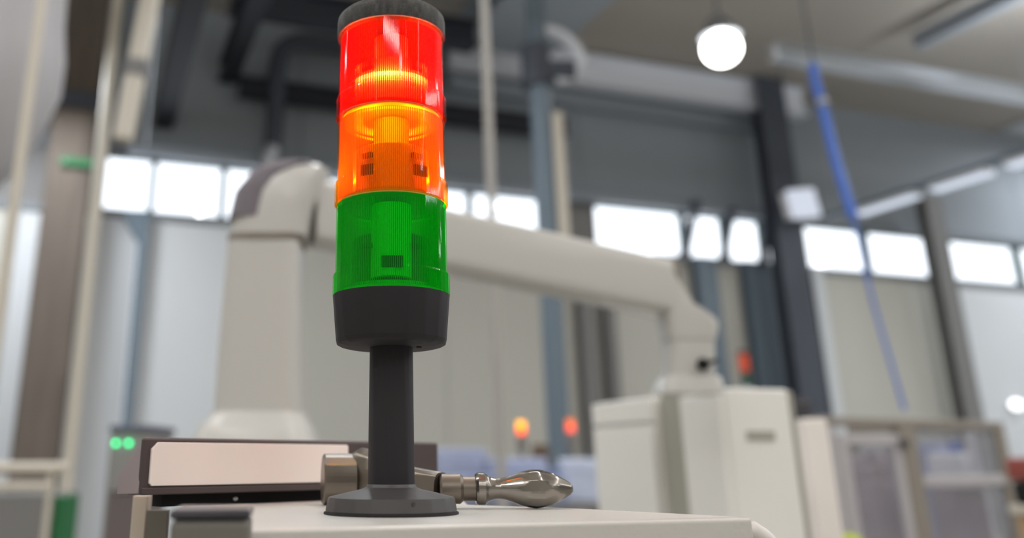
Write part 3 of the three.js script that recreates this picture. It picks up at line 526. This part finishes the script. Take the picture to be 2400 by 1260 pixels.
// grey post with a dark cap, lower left
{
  const zf = 0.362, o = thing('grey_post', 'grey square post with a dark rounded cap at the machine corner', 'post'), l = at(398, 1200, zf), r = at(589, 1200, zf), top = at(490, 1193, zf).y, w = (r.x - l.x) / 2;
  o.position.set((l.x + r.x) / 2, 0, -zf); const d = 0.036, ch = at(490, 1193, zf).y - at(490, 1217, zf).y;
  part(o, 'post_body', box(-w + 0.0005, w - 0.0005, 0, top - ch, -d + 0.001, -0.0005, 0.003), M.postGrey); part(o, 'post_cap', box(-w, w, top - ch, top, -d, 0.0005, 0.0028), M.postCap, 'dark bluish cap');
  o.rotation.y = 0.12;
}
// ---------------------------------------------------------------- dark framed box behind the tower
{
  const yb = EYE - 0.0215, Lp = onY(327, 1160, yb), Rp = onY(1031, 1139, yb), dir = Rp.clone().sub(Lp).setY(0), W = dir.length();
  const o = thing('framed_box', 'long dark framed box with a cream front panel behind the signal tower', 'box'); o.position.set(Lp.x, YT, Lp.z); o.rotation.y = Math.atan2(-dir.z, dir.x);
  const h0 = yb - YT, top = at(330, 1023, -Lp.z).y - YT, D = 0.022, fr = 0.0145;
  const X = (x, y = 1090) => { const n = V3(-dir.z, 0, dir.x), d = ray(x, y), t = n.dot(Lp.clone().sub(camera.position)) / n.dot(d); return camera.position.clone().addScaledVector(d, t).sub(Lp).dot(dir) / W; };
  part(o, 'frame_body', box(0.017, W, h0, top, -D, -0.0045, 0.003), M.boxFrame); part(o, 'front_frame', box(0, W - 0.001, h0, top - 0.0003, -0.0045, 0, 0.002), M.boxFrame);
  const p0 = X(352), p1 = X(812), y0 = h0 + 0.0058, y1 = top - 0.0036;
  const s = new THREE.Shape(), c = 0.004; s.moveTo(p0, y0 + 0.0015); s.lineTo(p0, y1 - c); s.lineTo(p0 + c, y1); s.lineTo(p1 - 0.001, y1); s.lineTo(p1, y1 - 0.001); s.lineTo(p1, y0); s.lineTo(p0 + 0.0015, y0);
  part(o, 'front_panel', new THREE.ExtrudeGeometry(s, { depth: 0.0012, bevelEnabled: true, bevelSize: 0.0004, bevelThickness: 0.0004, bevelSegments: 2 }), M.boxPanel, 'cream front panel');
  part(o, 'lower_lip', box(0.001, W - 0.004, h0, h0 + 0.0045, -0.018, 0.0012, 0.0008), M.boxFrame);
  part(o, 'plinth', box(0.02, W - 0.02, 0, h0, -D + 0.003, -0.007), M.black); void fr;  // plinth is black to stand in for the shade gap under the box
  const g = X(565, 1163); part(o, 'screw', new THREE.SphereGeometry(0.0022, 14, 10).scale(1, 0.7, 0.5).translate(g, (h0 - 0.001) * 0.5, -0.0066), M.galv);
  part(o, 'end_plate', loft([[V3(-0.001, h0 + 0.001, -0.001), V3(-0.006, h0 + 0.0005, -0.018), V3(-0.006, h0 + 0.012, -0.018), V3(0.004, top * 0.98, -0.008), V3(0.004, top * 0.98, -0.004)], [V3(0.018, h0 + 0.001, -0.002), V3(0.018, h0 + 0.0005, -0.018), V3(0.018, h0 + 0.012, -0.018), V3(0.018, top * 0.98, -0.008), V3(0.018, top * 0.98, -0.005)]]), M.brushed, 'bright metal end plate');
  // uprights that hold its left end
  const u = at(328, 1200, 0.645), t = thing('cream_upright', 'cream upright with an olive bracket under the framed box', 'upright'); t.position.set(u.x, 0, u.z);
  part(t, 'upright_bar', box(-0.0058, 0.0045, 0, yb - 0.0025, -0.012, 0.0, 0.001), M.post);
  part(t, 'bracket_plate', box(0.005, 0.02, YT - 0.03, YT - 0.004, -0.004, 0.002, 0.0008), M.bracket);
}
// ---------------------------------------------------------------- crank handle lying on the machine top
{
  const o = thing('crank_handle', 'worn metal crank handle lying on the machine behind the tower foot', 'crank handle');
  const Zg = 0.582, grip = at(1343, 1152, Zg), r = 0.0118; grip.y = YT + r;
  const sl = at(1030, 1151, Zg + 0.004); sl.y = YT + r - 0.0003; o.position.set((grip.x + sl.x) / 2, YT, -Zg);
  const gx = (x) => at(x, 1151, Zg).x - o.position.x;
  const k = 0.556 / 2050, axis = (pts) => lathe(pts.map(([x, hw]) => [hw * k, gx(x)]), 56, 0.6).rotateZ(-Math.PI / 2).translate(0, r, 0);
  part(o, 'grip', axis([[1113, 0], [1113, 26], [1115, 33], [1120, 36], [1136, 36], [1142, 31], [1150, 26], [1160, 23.5], [1172, 23], [1186, 25.5], [1203, 31], [1222, 37.5], [1240, 41.5], [1254, 43], [1270, 41.5], [1290, 36.5], [1308, 29.5], [1324, 21.5], [1336, 14], [1342, 7.5], [1344, 0]]), M.nickel, 'turned metal grip');
  part(o, 'neck', axis([[1082, 0], [1082, 27], [1114, 27], [1114, 0]]), M.steelTurned);
  part(o, 'sleeve', axis([[1030, 0], [1030, 28], [1035, 33], [1078, 33.5], [1085, 28], [1085, 0]]), M.steelTurned);
  // hub at the far end of the arm
  const Zh = 0.63, hc = at(800, 1122, Zh), hr = 0.0166; const hub = V3(hc.x - o.position.x, hr, -Zh + Zg);
  const kx = 0.6 / 2050, hubG = lathe([[0, -44 * kx], [0.008, -44 * kx], [hr - 0.0012, -44 * kx], [hr, -40 * kx], [hr, 30 * kx], [hr * 0.9, 34 * kx], [0, 34 * kx]], 48, 0.5).rotateZ(-Math.PI / 2).rotateY(0.16).translate(hub.x, hub.y, hub.z);
  part(o, 'hub', hubG, M.steelTurned, 'cylindrical hub');
  const a0 = hub.clone().add(V3(0.009, 0.001, -0.002)), a1 = V3(gx(1034), r, 0.0), dirA = a1.clone().sub(a0).normalize(), side = V3().crossVectors(dirA, Y_AXIS).normalize(), up = V3().crossVectors(side, dirA).normalize();
  const ar = (t, rw, rh, dy = 0) => superRing(a0.clone().lerp(a1, t).add(V3(0, dy, 0)), side, up, rw, rh, 0.7, 28);
  part(o, 'arm', loft([ar(0, 0.008, 0.0165), ar(0.08, 0.009, 0.0182, 0.0016), ar(0.2, 0.009, 0.0172, 0.0012), ar(0.4, 0.0085, 0.0135), ar(0.7, 0.008, 0.011), ar(1.0, 0.0075, 0.0098)], 1.1), M.steelTurned);
}

// ---------------------------------------------------------------- the signal tower
{
  const ZT = 0.5275, o = thing('signal_tower', 'signal tower with lit red, orange and green lenses on a black foot', 'signal tower');
  o.position.set(0, YT, -0.53);
  const Hh = (y) => at(PX, y, ZT).y - YT, Rr = (y, hw) => { const p = at(PX, y, ZT); return hw / F * (ZT * Math.cos(PITCH) + (p.y - EYE) * Math.sin(PITCH)); };
  const pt = (y, hw) => [Rr(y, hw), Hh(y)];
  const foot = thing; void foot;
  // foot, pole and housing
  const fh = Hh(1163);
  const base = part(o, 'foot', lathe([[0, 0.0012], [0.0371, 0.0012], [0.0373, 0.002], [Rr(1165, 150), fh - 0.0016], [Rr(1165, 148), fh - 0.0003], [Rr(1165, 144), fh], [Rr(1150, 95), Hh(1151)], [Rr(1146, 72), Hh(1146)], [Rr(1140, 60), Hh(1141)], [Rr(1134, 56), Hh(1134)], [0, Hh(1134)]], 96, 0.35), M.basePlastic);
  part(base, 'gasket', lathe([[0, 0], [0.0383, 0], [0.0383, 0.001], [0.0368, 0.0013], [0, 0.0013]], 72), M.rubber);
  part(base, 'mould_mark', new THREE.CylinderGeometry(0.0012, 0.0012, 0.0006, 12).rotateX(Math.PI / 2).rotateY(0.33).translate(0.0118, 0.0065, 0.0347), M.capPlastic);
  part(o, 'pole', lathe([[0, Hh(1134)], pt(1134, 55.2), pt(811, 50.6), [0, Hh(811)]], 64), M.blackPlastic);
  const hb = Hh(813);
  const housing = part(o, 'housing', lathe([[0, hb], [Rr(813, 108), hb], [Rr(811, 121), hb + 0.0008], [Rr(805, 128), Hh(806)], [Rr(797, 130.3), Hh(796)], [Rr(694, 137.4), Hh(693)], [0, Hh(693)]], 96, 0.9), M.blackPlastic);
  part(housing, 'screw_hole', new THREE.CylinderGeometry(0.0016, 0.0016, 0.0006, 12).translate(0.0165, hb - 0.0002, 0.004), M.black);
  // lens modules: [name, top y, collar top y, collar bottom y, lens half width, collar half width (at their own y), colours]
  const modules = [
    ['green_module', 483, 643, 694, 132.4, 138.8, [0.002, 0.97, 0.09], [0.002, 0.75, 0.04]],
    ['orange_module', 283, 431, 483, 128.3, 134, [1.0, 0.55, 0.006], [1.0, 0.46, 0.004]],
    ['red_module', 91, 234, 283, 124.2, 129.3, [1.0, 0.05, 0.008], [1.0, 0.035, 0.006]],
  ];
  const R = Rr(600, 131.2), RC = Rr(668, 137.6);                      // one lens and collar radius for all three
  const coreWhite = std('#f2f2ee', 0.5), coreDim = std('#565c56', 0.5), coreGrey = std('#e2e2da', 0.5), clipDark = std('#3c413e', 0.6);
  for (const [name, yt, yc, yb, , , shellC, ribC] of modules) {
    const g = new THREE.Group(); g.name = name; g.userData.label = `${name.split('_')[0]} ribbed lens module`; o.add(g);
    const y0 = Hh(yb) + 0.0004, yk = Hh(yc), y1 = Hh(yt), h = y1 - y0;
    part(g, 'lens', lathe([[R - 0.0002, y0 + 0.0005], [RC - 0.0004, y0], [RC, y0 + 0.0004], [RC, yk - 0.0012], [RC - 0.0004, yk - 0.0003], [R + 0.0004, yk], [R, yk + 0.0003], [R, y1 - 0.0001]], 128, 0.4), lensMat(...shellC));
    // fine upright ribs on the inside of the lens
    const ribs = [], N = 170;
    for (let i = 0; i < N; i++) { const t = i / N * 2 * Math.PI; const w = 0.00044; ribs.push(new THREE.BoxGeometry(w, h - 0.004, 0.0007).translate(0, y0 + h / 2, R - 0.0016).rotateY(t)); }
    const rb = part(g, 'lens_ribs', merge(ribs), ribMat(...ribC)); rb.userData.kind = 'stuff';
    // inside: base ring, reflector tube, bulb column, clips
    part(g, 'inner_base', lathe([[0, y0 + 0.0006], [R - 0.003, y0 + 0.0006], [R - 0.003, y0 + 0.004], [R - 0.009, y0 + 0.0055], [0, y0 + 0.0055]], 64), coreGrey);
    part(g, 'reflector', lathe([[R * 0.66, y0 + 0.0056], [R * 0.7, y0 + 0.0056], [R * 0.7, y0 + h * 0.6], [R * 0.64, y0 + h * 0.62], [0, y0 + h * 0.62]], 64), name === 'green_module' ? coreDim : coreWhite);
    part(g, 'inner_column', new THREE.CylinderGeometry(0.0115, 0.0115, h * 0.37, 32).translate(0, y0 + h * 0.62 + h * 0.186, 0), coreWhite);
    if (name === 'green_module') part(g, 'front_column', new THREE.CylinderGeometry(0.0122, 0.0122, h - 0.012, 32, 1, false).translate(0, y0 + h / 2 + 0.001, R * 0.54), coreWhite);
    for (const t of [-0.62, 0.66]) part(g, 'contact_block', box(-0.0042, 0.0042, 0, 0.0032, 0, 0.003, 0.0005).translate(0, y0 + h * 0.44, R * 0.705).rotateY(t), clipDark);
    for (const [t, w] of { green_module: [[0.02, 0.0062], [-1.15, 0.004], [1.12, 0.0045]], orange_module: [[-0.5, 0.0045], [0.62, 0.005]], red_module: [[2.6, 0.005]] }[name]) part(g, 'clip', box(-w, w, 0, 0.007, 0, 0.0014, 0.0004).translate(0, y0 + 0.0057 + (yk - y0) * 0.45, R - 0.0045).rotateY(t), clipDark);
    const lamps = (ly, k, color, ts) => { for (const t of ts) { const pl = new THREE.PointLight(color, k); pl.position.set(Math.sin(t) * R * 0.8, ly, Math.cos(t) * R * 0.8); pl.castShadow = true; pl.shadow.radius = 0.04; pl.name = 'led_light'; g.add(pl); } };
    if (name === 'red_module') {
      const ly = y0 + h * 0.39; part(g, 'led_ring', new THREE.TorusGeometry(R * 0.76, 0.0012, 8, 96).rotateX(Math.PI / 2).translate(0, ly, 0), glow(1, 0.75, 0.4, 170), 'glowing lamp ring');
      lamps(ly + 0.014, 0.009, new THREE.Color().setRGB(1, 0.55, 0.25), [-1.3, 1.3, 2.4, -2.4]);
    }
    if (name === 'orange_module') {
      part(g, 'led_ring', new THREE.TorusGeometry(R * 0.86, 0.0008, 8, 96).rotateX(Math.PI / 2).translate(0, y1 - 0.0018, 0), glow(1, 0.6, 0.22, 3.2), 'dim glow ring added for light leaking from the red lamp');  // added ring imitates light leaking down from the red lamp
      for (const t of [-1.7, 1.7, 2.7, -2.7]) part(g, 'led_bulb', new THREE.SphereGeometry(0.001, 10, 8).translate(Math.sin(t) * R * 0.8, y0 + h * 0.33, Math.cos(t) * R * 0.8), glow(1, 0.65, 0.3, 6), 'small glowing lamp');
      lamps(y0 + h * 0.33, 0.011, new THREE.Color().setRGB(1, 0.68, 0.32), [-1.7, 1.7, 2.7, -2.7]);
      lamps(y1 - 0.006, 0.0008, new THREE.Color().setRGB(1, 0.65, 0.3), [-0.5, 0.5]);
    }
  }
  const yc = Hh(91);
  part(o, 'cap', lathe([[0, yc + 0.0003], [Rr(91, 120), yc + 0.0003], [Rr(91, 125.5), yc + 0.0002], [Rr(91, 126.3), yc + 0.001], [Rr(60, 126), yc + 0.0105], [Rr(50, 124.5), yc + 0.0127], [Rr(45, 121), yc + 0.0138], [0, yc + 0.0145]], 96, 0.6), M.capPlastic, 'dusty grey black cap');
}
renderer.render(scene, camera);
